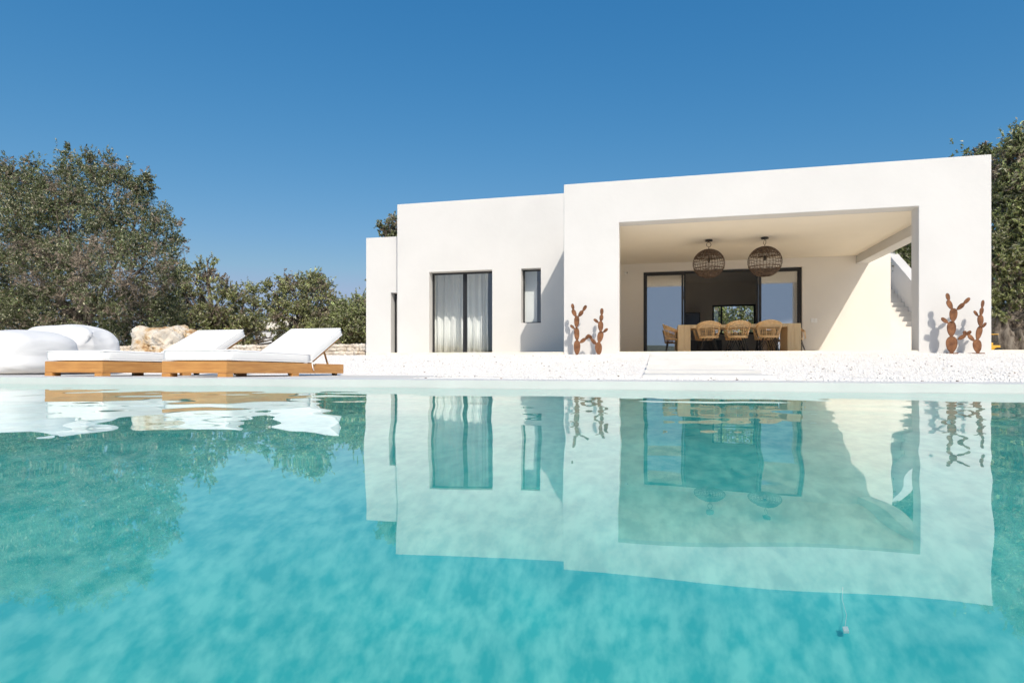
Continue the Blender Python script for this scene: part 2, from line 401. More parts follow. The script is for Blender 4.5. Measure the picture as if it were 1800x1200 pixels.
# ------------------------------------------------------------------ the house
VF, VM, VB, VL = 12.69, 15.56, 18.07, 15.80
HR = EYE+3.78; HM = EYE+4.41; HL = HT(418.5, U(643.5, VL), VL)
uRL, uRR = U(991, VF), U(1743, VF); uML = U(698, VM); uLL = U(643.5, VL)
oL, oR = U(1088, VF), U(1615, VF); oT = EYE+2.916
REAR = 24.35; Z0 = .18; BI, BO = 5.133, 5.44; BZ = EYE+2.695
CORN = U(1565.5, VB)
w1 = (U(754.5, VM), U(865, VM)); w1t = HT(478.4, w1[0], VM)
w2 = (U(916.2, VM), U(950.5, VM)); w2t = HT(472.4, w2[0], VM); w2b = HT(567, w2[1], VM)
w3 = (U(687, VL), U(712, VL)); w3t = HT(514.5, w3[0], VL)
d1 = (U(1131, VB), U(1410, VB)); dT = EYE+2.665
bw = (U(1252, 24), U(1328.5, 24)); bwt = HT(536, bw[0], 24); bwb = SLAB+.85
T = .3
villa = empty('villa', ((uLL+uRR)/2, VF, SLAB))
tag(villa, 'white flat roofed modern villa with a deep open porch and outside stair', 'house')
def vpart(mb, name, mt, bevel=0, parent=None, **k):
    o = mb.build(name, mt, bevel=bevel, **k)
    o.parent = parent or villa
    o.matrix_parent_inverse = Matrix.Translation(-Vector(villa.location)) if parent is None else Matrix.Identity(4)
    return o
FLO = SLAB-.02      # cavities reach just below the paving, so that no two faces coincide
# porch block
rb = blocks([(uRL, uRR, VF, 13.04, Z0, HR), (uRL, BO, 13.04, VB, Z0, HR), (uRL, CORN, VB, REAR, Z0, HR)],
    [(oL, oR, VF-1, 13.04, FLO, oT), (-1.62, BI, 13.04, VB, FLO, oT), (BI, BO+1, 13.04, VB, FLO, BZ),
     (d1[0], d1[1], VB-1, VB+.4, FLO, dT), (-1.6, 5.6, VB+.33, 24.0, FLO, EYE+3.05), (bw[0], bw[1], 23.5, 25, bwb, bwt), (.4, 3.9, 18.9, 20.3, EYE+3, 9)])  # last cut: unseen roof opening added to brighten the living room
vpart(rb, 'porch_block', PLASTER, .012)
# middle block with room
mb_ = blocks([(uML, uRL-.003, VM, REAR, Z0, HM)],
    [(w1[0], w1[1], VM-1, VM+.31, FLO, w1t), (w2[0], w2[1], VM-1, VM+.31, w2b, w2t), (uML+.4, uRL-.3, VM+.30, 21, FLO, EYE+2.9)])
vpart(mb_, 'bedroom_block', PLASTER, .012)
lb = blocks([(uLL, uML-.003, VL, REAR, Z0, HL)],
    [(w3[0], uML-.05, VL-1, VL+.4, FLO, w3t), (uLL+.4, uML-.04, VL+.32, 21, FLO, EYE+2.6)])
vpart(lb, 'side_block', PLASTER, .012)
# linings: porch ceiling + back wall skim, inner room
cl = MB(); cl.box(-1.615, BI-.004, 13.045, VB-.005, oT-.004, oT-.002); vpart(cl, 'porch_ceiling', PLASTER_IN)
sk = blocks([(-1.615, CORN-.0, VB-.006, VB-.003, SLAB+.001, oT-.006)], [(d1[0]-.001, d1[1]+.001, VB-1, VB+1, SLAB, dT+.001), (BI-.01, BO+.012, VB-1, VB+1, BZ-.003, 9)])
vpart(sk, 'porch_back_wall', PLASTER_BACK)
inn = blocks([(-1.598, 5.598, VB+.332, 23.998, SLAB+.002, EYE+3.048)], [(-1.59, 5.59, VB+.3, 23.99, SLAB+.004, EYE+3.04), (d1[0]+.0, d1[1]-.0, VB-1, VB+.5, SLAB, dT), (bw[0], bw[1], 23.9, 25, bwb, bwt), (.4, 3.9, 18.9, 20.3, EYE+3, 9)])  # lining left open under the added roof opening too
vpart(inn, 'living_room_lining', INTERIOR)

def frame_rect(x0, x1, z0, z1, y, t=.05, d=.06):
    return blocks([(x0, x1, y, y+d, z0, z1)], [(x0+t, x1-t, y-1, y+1, z0+t, z1-t)])
def pane(x0, x1, z0, z1, y):
    m = MB(); m.add([(x0, y, z0), (x1, y, z0), (x1, y, z1), (x0, y, z1)], [(0, 1, 2, 3)]); return m
# bedroom window: two sliding leaves
yw = VM+.24
wf = vpart(frame_rect(w1[0]+.002, w1[1]-.002, SLAB+.002, w1t-.002, yw, .045, .07), 'window_frame', BLACK)
mid = U(817, yw); mm = MB(); mm.box(mid-.055, mid+.005, yw+.004, yw+.03, SLAB+.05, w1t-.05); mm.box(mid-.01, mid+.05, yw+.034, yw+.062, SLAB+.05, w1t-.05)
vpart(mm, 'mullion', BLACK, parent=wf)
vpart(pane(w1[0]+.04, mid-.05, SLAB+.04, w1t-.04, yw+.02), 'pane', GLASS, parent=wf)
vpart(pane(mid+.04, w1[1]-.04, SLAB+.04, w1t-.04, yw+.045), 'pane', GLASS, parent=wf)
wf = vpart(frame_rect(w2[0]+.002, w2[1]-.002, w2b+.002, w2t-.002, yw, .035, .05), 'window_frame', BLACK)
vpart(pane(w2[0]+.03, w2[1]-.03, w2b+.03, w2t-.03, yw+.025), 'pane', GLASS, parent=wf)
wf = vpart(frame_rect(w3[0]+.002, uML-.052, SLAB+.002, w3t-.002, VL+.25, .035, .05), 'window_frame', BLACK)
vpart(pane(w3[0]+.03, uML-.08, SLAB+.03, w3t-.03, VL+.27), 'pane', SOLAR, parent=wf)
# sliding doors
yd = VB+.10
df = vpart(frame_rect(d1[0]+.002, d1[1]-.002, SLAB+.002, dT-.002, yd, .045, .2), 'sliding_door_frame', BLACK)
xa, xb = U(1203, yd), U(1334, yd)
def leaf(x0, x1, y, hs):
    f = vpart(frame_rect(x0, x1, SLAB+.05, dT-.05, y, .05, .045), 'door_leaf', BLACK)
    vpart(pane(x0+.045, x1-.045, SLAB+.09, dT-.09, y+.02), 'pane', SOLAR, parent=f)
    if hs:
        hx = x0+.025 if hs < 0 else x1-.025
        h = MB(); h.box(hx-.02, hx+.02, y-.035, y-.012, SLAB+.95, SLAB+1.2); h.box(hx-.01, hx+.01, y-.013, y+.001, SLAB+.98, SLAB+1.0); h.box(hx-.01, hx+.01, y-.013, y+.001, SLAB+1.15, SLAB+1.17)
        vpart(h, 'handle', BLACK, parent=f)
leaf(d1[0]+.05, xa-.03, yd+.02, 0); leaf(d1[0]+.07, xa+.035, yd+.085, 1)
leaf(xb+.02, d1[1]-.05, yd+.02, 0); leaf(xb-.05, d1[1]-.09, yd+.085, -1)
bf = vpart(frame_rect(bw[0]+.003, bw[1]-.003, bwb+.003, bwt-.003, 24.03, .06, .06), 'window_frame', BLACK)
mm = MB(); xm = U(1268, 24.05); mm.box(xm-.03, xm+.03, 24.035, 24.08, bwb+.06, bwt-.06); vpart(mm, 'mullion', BLACK, parent=bf)
vpart(pane(bw[0]+.05, bw[1]-.05, bwb+.05, bwt-.05, 24.06), 'pane', GLASS, parent=bf)
# outside stair with sloping parapet
UP = 7.62; st = MB(); nst = 17; sy0 = 19.35; tr_ = .285; rs = .172
for k in range(nst):
    ya = sy0+k*tr_; st.box(CORN+.004, UP-.002, ya, sy0+nst*tr_+.5, SLAB+k*rs, SLAB+(k+1)*rs-.0) if False else None
sv = [(sy0, SLAB)]
for k in range(nst):
    sv += [(sy0+k*tr_, SLAB+(k+1)*rs), (sy0+(k+1)*tr_, SLAB+(k+1)*rs)]
yend = sy0+nst*tr_; sv += [(yend, Z0)]; sv += [(sy0, Z0)]
def prism(prof, xa, xb):
    m = MB(); n = len(prof); m.v = [(xa, y, z) for y, z in prof]+[(xb, y, z) for y, z in prof]
    m.f = [tuple(range(n)), tuple(range(2*n-1, n-1, -1))]+[(i, n+i, n+(i+1) % n, (i+1) % n) for i in range(n)]
    bm = bmesh.new(); me = bpy.data.meshes.new('t'); me.from_pydata(m.v, [], m.f); bm.from_mesh(me)
    bmesh.ops.triangulate(bm, faces=[f for f in bm.faces if len(f.verts) > 4]); bmesh.ops.recalc_face_normals(bm, faces=bm.faces)
    m.v = [v.co[:] for v in bm.verts]; m.f = [tuple(v.index for v in f.verts) for f in bm.faces]; bm.free()
    return m
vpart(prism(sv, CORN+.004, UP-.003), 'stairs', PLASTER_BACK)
ph = 1.12
vpart(prism([(sy0+.75, Z0), (sy0+.75, SLAB+ph+.75*rs/tr_), (yend, SLAB+ph+(yend-sy0)*rs/tr_), (yend+1.5, SLAB+ph+(yend-sy0)*rs/tr_), (yend+1.5, Z0)], UP, UP+.3), 'stair_parapet', PLASTER, .012)

# ------------------------------------------------------------------ curtains, blind
def curtain(xa, xb, y, z0, z1, label, seed, waves):
    r = random.Random(seed); n = 160; m = MB()
    ph = [r.random()*6.28 for _ in range(4)]
    for k in range(n+1):
        t = k/n; x = xa+(xb-xa)*t
        off = .07*math.sin(waves*6.28*t+ph[0]+.6*math.sin(5*t+ph[1]))+.025*math.sin(waves*2.3*6.28*t+ph[2])
        for q, z in enumerate((z0, z0+.6, (z0+z1)/2, z1-.3, z1)):
            s = (1.0, .95, .9, .8, .7)[q]
            m.v.append((x+.012*math.sin(9*t+q), y+off*s, z))
    for k in range(n):
        for q in range(4): m.f.append((k*5+q, (k+1)*5+q, (k+1)*5+q+1, k*5+q+1))
    o = m.build('curtain', CURTAIN, smooth=True)
    md = o.modifiers.new('thick', 'SOLIDIFY'); md.thickness = .004
    tag(o, label, 'curtain', 'white curtains behind the glass')
yc = VM+1.12
curtain(U(752, yc), U(816, yc), yc, SLAB+.02, EYE+2.88, 'white pleated curtain behind the left leaf of the big window', 3, 5)
curtain(U(818, yc), U(858, yc), yc+.03, SLAB+.02, EYE+2.88, 'white pleated curtain behind the right leaf, dark strip beside it', 8, 3.5)
yb_ = VM+.52
bl = MB(); bl.box(U(905, yb_), U(944, yb_), yb_, yb_+.03, SLAB+.3, EYE+2.88)
tag(bl.build('roller_blind', CURTAIN), 'plain white blind hanging behind the narrow tall window', 'blind')

# ------------------------------------------------------------------ pendant lamps
def pendant(u, v, name_label, R_, twist):
    zc = EYE+2.35; root = empty('pendant_lamp', (u, v, oT-.004), twist)
    dz = zc-(oT-.004)
    m = MB(); m.lathe([(.085, -.035), (.085, -.003), (.08, 0)][::1], 20); m.build('canopy', DARK, root)
    m = MB(); pts = [(0, 0, -.03), (0, 0, -.06)]
    m.tube(pts, .006, 6)
    pts = [(.055*math.sin(t), 0, -.115+.055*math.cos(t)) for t in [2*math.pi*k/14 for k in range(14)]]
    m.tube(pts, .006, 5, closed=True)
    m.tube([(0, 0, -.17), (.0, 0, dz+R_*.93)], .007, 6)
    m.build('hook', WICKER, root)
    m = MB(); m.tube([(0, 0, dz+R_*.93), (0, 0, dz+.10)], .004, 5); m.lathe([(.012, .06), (.03, .045), (.032, -.02), (.02, -.05)], 12, (0, 0, dz+.08)); m.build('lamp_holder', DARK, root)
    r = random.Random(int(u*100)); m = MB(); sz = .94
    def sp(th, ph, k=1.0): return (R_*k*math.sin(th)*math.cos(ph), R_*k*math.sin(th)*math.sin(ph), dz+sz*R_*k*math.cos(th))
    for k in range(32):
        ph = 2*math.pi*k/32
        m.tube([sp(.14+(2.75-.14)*i/12, ph+.02*math.sin(i), 1) for i in range(13)], .0042, 4)
    th = .16
    while th < 2.8:
        dense = th < 1.08 or th > 1.95
        for q in range(2 if dense else 1):
            a = [r.uniform(-.02, .02) for _ in range(5)]
            m.tube([sp(th+.018*math.sin(5*t+q*2)+.012*math.sin(13*t+a[0]*50)+.01*math.sin(21*t+q), t, 1+.008*math.sin(20*t+q*3)) for t in [2*math.pi*k/60 for k in range(60)]], .005, 4, closed=True)
        th += .075 if dense else .19
    # loose criss-cross weave
    for k in range(70):
        t0 = r.uniform(.2, 1.0) if k % 2 else r.uniform(1.9, 2.6); p0 = r.random()*6.28; dt = r.uniform(-.16, .16); dp = r.uniform(.12, .4)
        m.tube([sp(t0+dt*i/3, p0+dp*i/3, 1.01) for i in range(4)], .004, 4)
    m.tube([sp(1.08, t) for t in [2*math.pi*k/40 for k in range(40)]], .009, 5, closed=True)
    m.tube([sp(1.93, t) for t in [2*math.pi*k/40 for k in range(40)]], .009, 5, closed=True)
    m.build('wicker_shade', WICKER, root)
    tag(root, name_label, 'pendant lamp', 'wicker globe lamps under the porch ceiling')
pendant(1.105, 14.95, 'dark wicker globe lamp nearer the left side of the porch', .36, .3)
pendant(2.34, 14.97, 'dark wicker globe lamp nearer the outside stair', .372, 1.9)

# ------------------------------------------------------------------ table
TZ = EYE+1.0; tu0, tu1, tv0, tv1 = .445, 3.375, 16.23, 17.2
tab = empty('dining_table', ((tu0+tu1)/2, (tv0+tv1)/2, SLAB)); tl = tab.location
tag(tab, 'long pale oak table with thick block legs under the porch', 'table')
def rel(m): m.v = [(x-tl[0], y-tl[1], z-tl[2]) for x, y, z in m.v]; return m
m = MB(); m.box(tu0+.312, tu1-.312, tv0+.004, tv1-.004, TZ-.085, TZ-.001); rel(m).build('tabletop', OAK, tab, bevel=.006)
for xa_ in (tu0, tu1-.31):
    m = MB()
    for q in range(2): m.box(xa_+.156*q, xa_+.154+.156*q, tv0, tv1, SLAB+.001, TZ)
    rel(m).build('leg', OAK, tab, bevel=.004)

# ------------------------------------------------------------------ rattan chairs
def make_chair():
    root = empty('rattan_chair', (0, 0, 0))     # back towards -Y
    def shell(ph, h):      # ph angle from the back, h 0..1 from seat to rim
        rb_, rt = .21, .275
        r = rb_+(rt-rb_)*h**.8; sq = 1+.10*abs(math.sin(2*ph))
        return Vector((r*sq*math.sin(ph), -r*sq*.92*math.cos(ph)-.02*h, .40+(.40-.17*min(1, abs(ph)/1.9)**1.5)*h))
    hoop = MB()
    top = [shell(p, 1) for p in [-1.95+3.9*k/30 for k in range(31)]]
    hoop.tube([Vector((-.19, .2, .42))]+top+[Vector((.19, .2, .42))], .016, 7)
    hoop.tube([shell(p, .82) for p in [-1.7+3.4*k/24 for k in range(25)]], .011, 6)
    hoop.tube([shell(p, .0) for p in [2*math.pi*k/24 for k in range(24)]], .015, 6, closed=True)
    hoop.tube([shell(p, .07)+Vector((0, -.008, 0)) for p in [-1.7+3.4*k/24 for k in range(25)]], .012, 6)
    # outer bent hoop: trapezium with round corners seen from behind
    hoop.build('hoop_frame', RATTAN, root, smooth=True)
    rb_ = MB()
    for k in range(21):
        ph = -1.75+3.5*k/20; rb_.tube([shell(ph, h) for h in (0, .25, .5, .75, 1)], .0095 if k % 4 == 0 else .0045, 5)
    rb_.build('ribs', RATTAN, root, smooth=True)
    wv = MB()
    for h in (.3, .5, .7):
        wv.tube([shell(p, h)*1.0+Vector((0, .006, 0)) for p in [-1.6+3.2*k/20 for k in range(21)]], .003, 4)
    for h in (.86, .90, .94):
        wv.tube([shell(p, h) for p in [-1.8+3.6*k/24 for k in range(25)]], .008, 5)
    wv.build('weave', RATTAN, root)
    s = MB(); s.lathe([(.05, -.02), (.20, -.018), (.222, 0), (.20, .012), (.02, .006)], 24, (0, 0, .405)); s.build('seat', RATTAN, root, smooth=True)
    for sx in (-1, 1):
        for sy in (-1, 1):
            l = MB(); l.tube([(sx*.13, sy*.12, .39), (sx*.22, sy*.2, .0)], .009, 6); l.tube([(sx*.05, sy*.16, .385), (sx*.22, sy*.2, .01)], .007, 6)
            l.build('leg', DARK, root)
    return root
ch0 = make_chair()
TAU = math.pi
spots = [(U(1246, 15.9), 15.93, 0, 'rattan chair left of the three with backs to the pool'),
         (U(1297.5, 15.9), 15.93, .05, 'rattan chair in the middle of the three with backs to the pool'),
         (U(1352, 15.9), 15.93, -.06, 'rattan chair right of the three with backs to the pool'),
         (U(1246, 17.4)-.12, 17.45, TAU, 'rattan chair across the table behind the left front chair'),
         (U(1300, 17.4)-.12, 17.45, TAU+.1, 'rattan chair across the table behind the middle front chair'),
         (U(1352, 17.4)-.12, 17.45, TAU, 'rattan chair across the table behind the right front chair'),
         (tu0-.1, 16.75, -math.pi/2, 'rattan chair at the head of the table by the left glass door'),
         (tu1+.10, 17.55, TAU+.5, 'rattan chair at the far right corner, mostly behind the table leg')]
for i, (x, y, rz, lab) in enumerate(spots):
    o = ch0 if i == 0 else copy_tree(ch0)
    o.location = (x, y, SLAB); o.rotation_euler = (0, 0, rz)
    tag(o, lab, 'chair', 'rattan chairs around the porch table')

# ------------------------------------------------------------------ small wall things
sx, sz = U(1099.5, VB-.05), HT(480, U(1099.5, VB), VB)
sp_ = empty('wall_spotlight', (sx, VB-.006, sz)); m = MB(); m.tube([(0, -.001, 0), (0, -.02, 0)], .035, 14); m.build('mount', PORCELAIN, sp_)
m = MB(); m.tube([(0, -.02, 0), (.03, -.07, 0)], .01, 6); m.tube([(-.03, -.07, .01), (.045, -.09, -.005)], .028, 12); m.build('lamp_head', PORCELAIN, sp_)
m = MB(); m.tube([(.046, -.0905, -.005), (.056, -.093, -.006)], .024, 12); m.build('lens', BLACK, sp_)
tag(sp_, 'small white spotlight on the porch wall left of the glass doors', 'wall light')
for k, (px, py, lab) in enumerate([(1427.5, 563, 'white switch plate, the one nearer the glass doors'), (1433.5, 563.5, 'white switch plate, the one nearer the outside stair')]):
    ux = U(px, VB); zc = HT(py, ux, VB); s = empty('switch_plate', (ux, VB-.006, zc))
    m = MB(); m.box(-.038, .038, -.012, -.001, -.06, .06); m.build('plate', PORCELAIN, s, bevel=.004)
    m = MB(); m.box(-.012, .012, -.016, -.0125, -.035, .035); m.build('rocker', PORCELAIN, s)
    tag(s, lab, 'switch', 'switch plates on the porch wall')
# television in the living room
tx0, tx1 = U(1196, 23.6), U(1231, 23.6)
tv = empty('television', ((tx0+tx1)/2, 23.7, SLAB)); zt, zb = HT(549, tx0, 23.6)-SLAB, HT(575, tx0, 23.6)-SLAB; hw = (tx1-tx0)/2
m = MB(); m.box(-hw, hw, 0, .05, zb, zt); m.build('casing', BLACK, tv, bevel=.006)
m = MB(); m.box(-hw+.03, hw-.03, -.004, -.001, zb+.03, zt-.03); m.build('screen', SCREEN, tv)
tag(tv, 'black flat television against the dark living room wall', 'television')
cb_ = empty('sideboard', ((tx0+tx1)/2+.2, 23.6, SLAB)); m = MB(); m.box(-.9, .9, -.2, .2, .12, .62); m.build('cabinet', BLACK, cb_, bevel=.006)
for sx_ in (-.8, .8):
    m = MB(); m.box(sx_-.03, sx_+.03, -.15, .15, 0, .12); m.build('leg', BLACK, cb_)
tag(cb_, 'low dark sideboard under the television', 'sideboard')

# ------------------------------------------------------------------ rusty cactus sculptures
def cactus(name_label, pads, ox, oy, scl, yplane):
    # pads: (bottom x, bottom y, top x, top y, width, yaw) in photo measures, turned into metres on the sculpture's own plane
    def P2(cx, cy):
        x = ox+cx/scl; y = oy+cy/scl; u = U(x, yplane); return Vector((u, 0, HT(y, u, yplane)))
    b0 = P2(pads[0][0], pads[0][1]); root = empty('cactus_sculpture', (b0.x, yplane, b0.z))
    r = random.Random(len(pads))
    for i, (bx_, by_, tx, ty, wd, yaw) in enumerate(pads):
        a = P2(bx_, by_)-b0; b = P2(tx, ty)-b0; L = (b-a).length; d = (b-a)/L
        W = wd/scl/F*ZD(b0.x, yplane)/math.cos(b0.x/ yplane*.3)
        side = Vector((d.z, 0, -d.x)); side = side*math.cos(yaw)+Vector((0, 1, 0))*math.sin(yaw)
        Wt = W/2/max(.35, abs(math.cos(yaw)))
        nrm = side.cross(d).normalized(); m = MB(); n = 28; out = []
        for k in range(n):
            t = 2*math.pi*k/n; yy = .5-.5*math.cos(t)         # 0 bottom .. 1 top
            ww = math.sin(t)*(.60+.42*yy)*(1.0 if yy > .25 else .72+1.12*yy)
            out.append(a+d*(L*yy)+side*(Wt*ww))
        dy = Vector((0, .015*math.sin(i*2.1), 0))
        m.v = [tuple(p+nrm*.006+dy) for p in out]+[tuple(p-nrm*.006+dy) for p in out]
        m.f = [tuple(range(n)), tuple(range(2*n-1, n-1, -1))]+[(k, n+k, n+(k+1) % n, (k+1) % n) for k in range(n)]
        # raised bead round the rim
        m.tube([p+dy for p in out], .009, 5, closed=True)
        bm = bmesh.new(); me = bpy.data.meshes.new('pad'); me.from_pydata(m.v, [], m.f); bm.from_mesh(me); bmesh.ops.recalc_face_normals(bm, faces=bm.faces); bm.to_mesh(me); bm.free()
        o = bpy.data.objects.new('pad', me); col.objects.link(o); me.materials.append(RUST); o.parent = root
    for (bx_, by_) in ((pads[0][0], pads[0][1]), (pads[12][0], pads[12][1])):
        m = MB(); q = P2(bx_, by_)-b0; m.tube([q+Vector((0, 0, -.03)), q+Vector((0, 0, .004))], .10, 20); m.build('base_plate', RUST, root)
    tag(root, name_label, 'sculpture', 'rusty prickly pear sculptures')
Lp = [(465,1064,465,842,104,.15),(465,850,455,650,80,.35),(458,650,465,475,80,.25),(447,483,400,380,62,.3),(410,383,393,293,38,.9),(491,482,550,398,58,.4),(553,400,602,318,40,.8),(425,667,368,612,34,1.0),
      (512,877,592,815,52,.5),(590,825,650,757,46,.6),(643,757,684,815,44,.6),(672,812,747,893,52,.3),(795,1062,785,872,108,.2),(795,878,830,705,92,.2),(822,710,822,555,80,.25),(788,577,722,522,38,.8),(860,720,923,665,34,.8),(825,557,838,460,56,.35),(836,462,840,363,46,.5)]
Rp = [(615,766,615,608,112,.1),(615,610,618,462,88,.15),(625,466,632,340,78,.2),(619,347,578,262,54,.35),(592,264,575,195,40,.4),(664,350,730,293,42,.4),(728,296,787,240,36,.5),(584,477,522,431,40,.4),
      (674,634,744,596,38,.5),(742,602,742,555,40,.6),(748,592,804,560,36,.7),(828,650,773,594,40,.3),(868,766,855,637,86,.2),(864,640,895,510,62,.35),(888,512,887,402,57,.2),(866,410,832,363,29,.6),(910,521,948,478,27,.6),(890,404,905,333,38,.4),(908,333,918,262,31,.5)]
cactus('rusty steel prickly pear sculpture between the narrow window and the porch', Lp, 960, 500, 8.5714, 12.37)
cactus('rusty steel prickly pear sculpture at the right corner of the house', Rp, 1560, 480, 5.4545, 12.39)

# ------------------------------------------------------------------ sun loungers
def make_lounger():
    W, L = .69, 2.06; r = empty('sun_lounger', (0, 0, 0))       # foot end at y=0, right side at x=W
    zb, zt = .033, .142; seatL = 1.36
    m = MB(); m.box(.0, .028, .03, L, zb, zt); m.box(W-.028, W, .03, L, zb, zt); m.box(.0, W, .0, .0295, zb, zt); m.box(.0285, W-.0285, L-.03, L, zb, zt-.02); m.build('frame', TEAK, r, bevel=.004)
    m = MB()
    for k in range(15): m.box(.03, W-.03, .045+k*.088, .10+k*.088, zt-.028, zt-.006)
    m.build('slats', TEAK, r)
    for x in (.0, W-.09):
        m = MB(); m.box(x, x+.09, .0005, .09, 0, zb-.0005); m.build('leg', TEAK, r)
        m = MB(); xx = x if x == 0 else W-.045; m.box(xx, xx+.045, 1.0, 1.12, 0, zb-.0005); m.build('leg', TEAK, r)
    for x in (.03, W-.065):
        m = MB(); m.tube([(x, 1.93, .036), (x+.035, 1.93, .036)], .036, 18); o = m.build('wheel', RUBBER, r)
        m = MB(); m.tube([(x-.004, 1.93, .036), (x+.039, 1.93, .036)], .014, 12); m.build('hub', TEAK, o)
    def cush(x0, x1, y0, y1, z0, z1, name, dip=.006, M=None, parent=r):
        n = 26; bm = bmesh.new(); bmesh.ops.create_cube(bm, size=1)
        bmesh.ops.subdivide_edges(bm, edges=bm.edges, cuts=14, use_grid_fill=True)
        sx, sy, sz = x1-x0, y1-y0, z1-z0; R_ = .028
        for v in bm.verts:
            p = Vector((v.co.x*sx, v.co.y*sy, v.co.z*sz)); h = Vector((sx/2-R_, sy/2-R_, sz/2-R_))
            q = Vector((max(-h.x, min(h.x, p.x)), max(-h.y, min(h.y, p.y)), max(-h.z, min(h.z, p.z)))); d = p-q
            if d.length > 1e-6: p = q+d.normalized()*R_
            bu = 1+.015*math.cos(math.pi*v.co.z)
            p.z += (dip*math.cos(math.pi*v.co.x)*math.cos(math.pi*v.co.y)) if v.co.z > 0 else 0
            p += Vector((0, 0, .004))*noise.noise(Vector((p.x*6, p.y*4, p.z*6+3)))
            p.x *= bu
            p += Vector(((x0+x1)/2, (y0+y1)/2, (z0+z1)/2))
            v.co = M @ p if M else p
        me = bpy.data.meshes.new(name); bm.to_mesh(me); bm.free(); me.materials.append(FABRIC); me.shade_smooth()
        o = bpy.data.objects.new(name, me); col.objects.link(o); o.parent = parent
        pm = MB()
        for zz_ in (z0+.012, z1-.012):
            R2 = .02; pts = []
            for cx, cy, a0 in ((x1-R2, y1-R2, 0), (x0+R2, y1-R2, 90), (x0+R2, y0+R2, 180), (x1-R2, y0+R2, 270)):
                for q in range(5):
                    t = math.radians(a0+q*22.5); pts.append(Vector((cx+R2*math.cos(t)*1.0, cy+R2*math.sin(t), zz_)))
            if M: pts = [M @ p for p in pts]
            pm.tube(pts, .0045, 5, closed=True)
        pm.build('piping', FABRIC, o, smooth=True)
        return o
    cush(.004, W-.004, .004, seatL, zt+.001, zt+.108, 'seat_cushion')
    ang = math.radians(27); M = Matrix.Translation((0, seatL+.01, zt+.012)) @ Matrix.Rotation(ang, 4, 'X')
    m = MB(); m.box(.03, .06, .0, .70, -.03, -.002, M); m.box(W-.06, W-.03, 0, .70, -.03, -.002, M); 
    for k in range(7): m.box(.0605, W-.0605, .03+k*.095, .09+k*.095, -.022, -.003, M)
    m.build('backrest', TEAK, r, bevel=.003)
    cush(.004, W-.004, .0, .755, .001, .103, 'back_cushion', M=M)
    for x in (.07, W-.095):
        p = M @ Vector((x, .42, -.03)); m = MB(); m.tube([p, (x, p.y+.10, zt-.01)], .012, 6); m.build('prop', TEAK, r)
    m = MB(); m.tube([(W+.002, seatL-.02, zt+.02), (W+.012, seatL+.03, zt-.005), (W+.006, seatL+.07, zt+.03)], .008, 5); m.tube([(W+.002, seatL+.0, zt+.02), (W+.016, seatL-.0, zt-.05), (W+.01, seatL+.03, zt-.075)], .006, 5); m.build('tie', FABRIC, r)
    return r
lg = make_lounger(); tilt = -.0155
l2 = copy_tree(lg)
for o, x, lab in ((lg, -4.45, 'white cushioned teak sun lounger nearest the house wall, its whole side showing'), (l2, -5.815, 'white cushioned teak sun lounger beside the bean bags, half behind the other')):
    o.location = (x, 4.64, CZ-.002); o.rotation_euler = (tilt, 0, 0)
    tag(o, lab, 'sun lounger', 'teak sun loungers by the pool')

# ------------------------------------------------------------------ bean bags
def bag(name, loc, R_, e, seed, ear=None, rz=0, sag=.25):
    bm = bmesh.new(); bmesh.ops.create_icosphere(bm, subdivisions=6, radius=1)
    sgn = lambda a, p: math.copysign(abs(a)**p, a)
    for v in bm.verts:
        x, y, z = v.co
        # superellipsoid, flattened at the base
        s = (abs(x)**e+abs(y)**e+abs(z)**e)**(-1/e); x, y, z = x*s, y*s, z*s
        if z < 0: z *= .8; k = 1+.12*(-z); x *= k; y *= k
        z = max(z, -.72)
        p = Vector((x*R_[0], y*R_[1], z*R_[2]))
        f = noise.noise(Vector((p.x*2.4+seed, p.y*2.4, p.z*2.4)))*.6+abs(noise.noise(Vector((p.x*3+seed, p.y*3, p.z*5))))*.3
        fold = abs(noise.noise(Vector((p.x*2.2+seed, p.z*9+p.x*3, p.y*2))))**.7*.012-abs(noise.noise(Vector((p.x*9+p.z*5, p.y*3, p.z*2+seed))))**.6*.009
        p += Vector((x, y, z)).normalized()*(.045*f-fold) if z > -.7 else Vector()
        if ear:
            for ex, ey, ez, rad, pull in ear:
                c_ = Vector((ex*R_[0], ey*R_[1], ez*R_[2])); dd = (p-c_).length
                if dd < rad:
                    t = (1-dd/rad)**1.6; p += c_.normalized()*pull*t
                    tp = math.atan2(p.z-c_.z, p.y-c_.y); p += Vector((-.6, -.4, 1))*.010*min(1, t*2.5)*math.sin(tp*6)
        v.co = p
    me = bpy.data.meshes.new(name); bm.to_mesh(me); bm.free(); me.materials.append(FABRIC2); me.shade_smooth()
    o = bpy.data.objects.new(name, me); col.objects.link(o)
    o.location = (loc[0], loc[1], loc[2]+.72*R_[2]); o.rotation_euler = (0, 0, rz)
    return o
def onfloor(px, v): return (U(px, v), v, CZ-.015)
o = bag('bean_bag', onfloor(-6, 5.75), (.84, .56, .31), 3.8, 1.0); o.scale = (1, 1, 1)
tag(o, 'large low white bean bag lying at the left edge, in front of the others', 'bean bag', 'white bean bags beside the loungers')
o = bag('bean_bag', onfloor(121, 6.75), (.58, .50, .385), 2.8, 5.0, ear=[(.92, -.35, .62, .30, .09)])
tag(o, 'plump white bean bag with a pinched corner, behind the left lounger', 'bean bag', 'white bean bags beside the loungers')
o = bag('bean_bag', onfloor(-22, 6.9), (.50, .5, .34), 2.6, 9.0, ear=[(.95, -.3, .55, .30, .10)])
tag(o, 'white bean bag at the back left, folded corner peeking over the front one', 'bean bag', 'white bean bags beside the loungers')

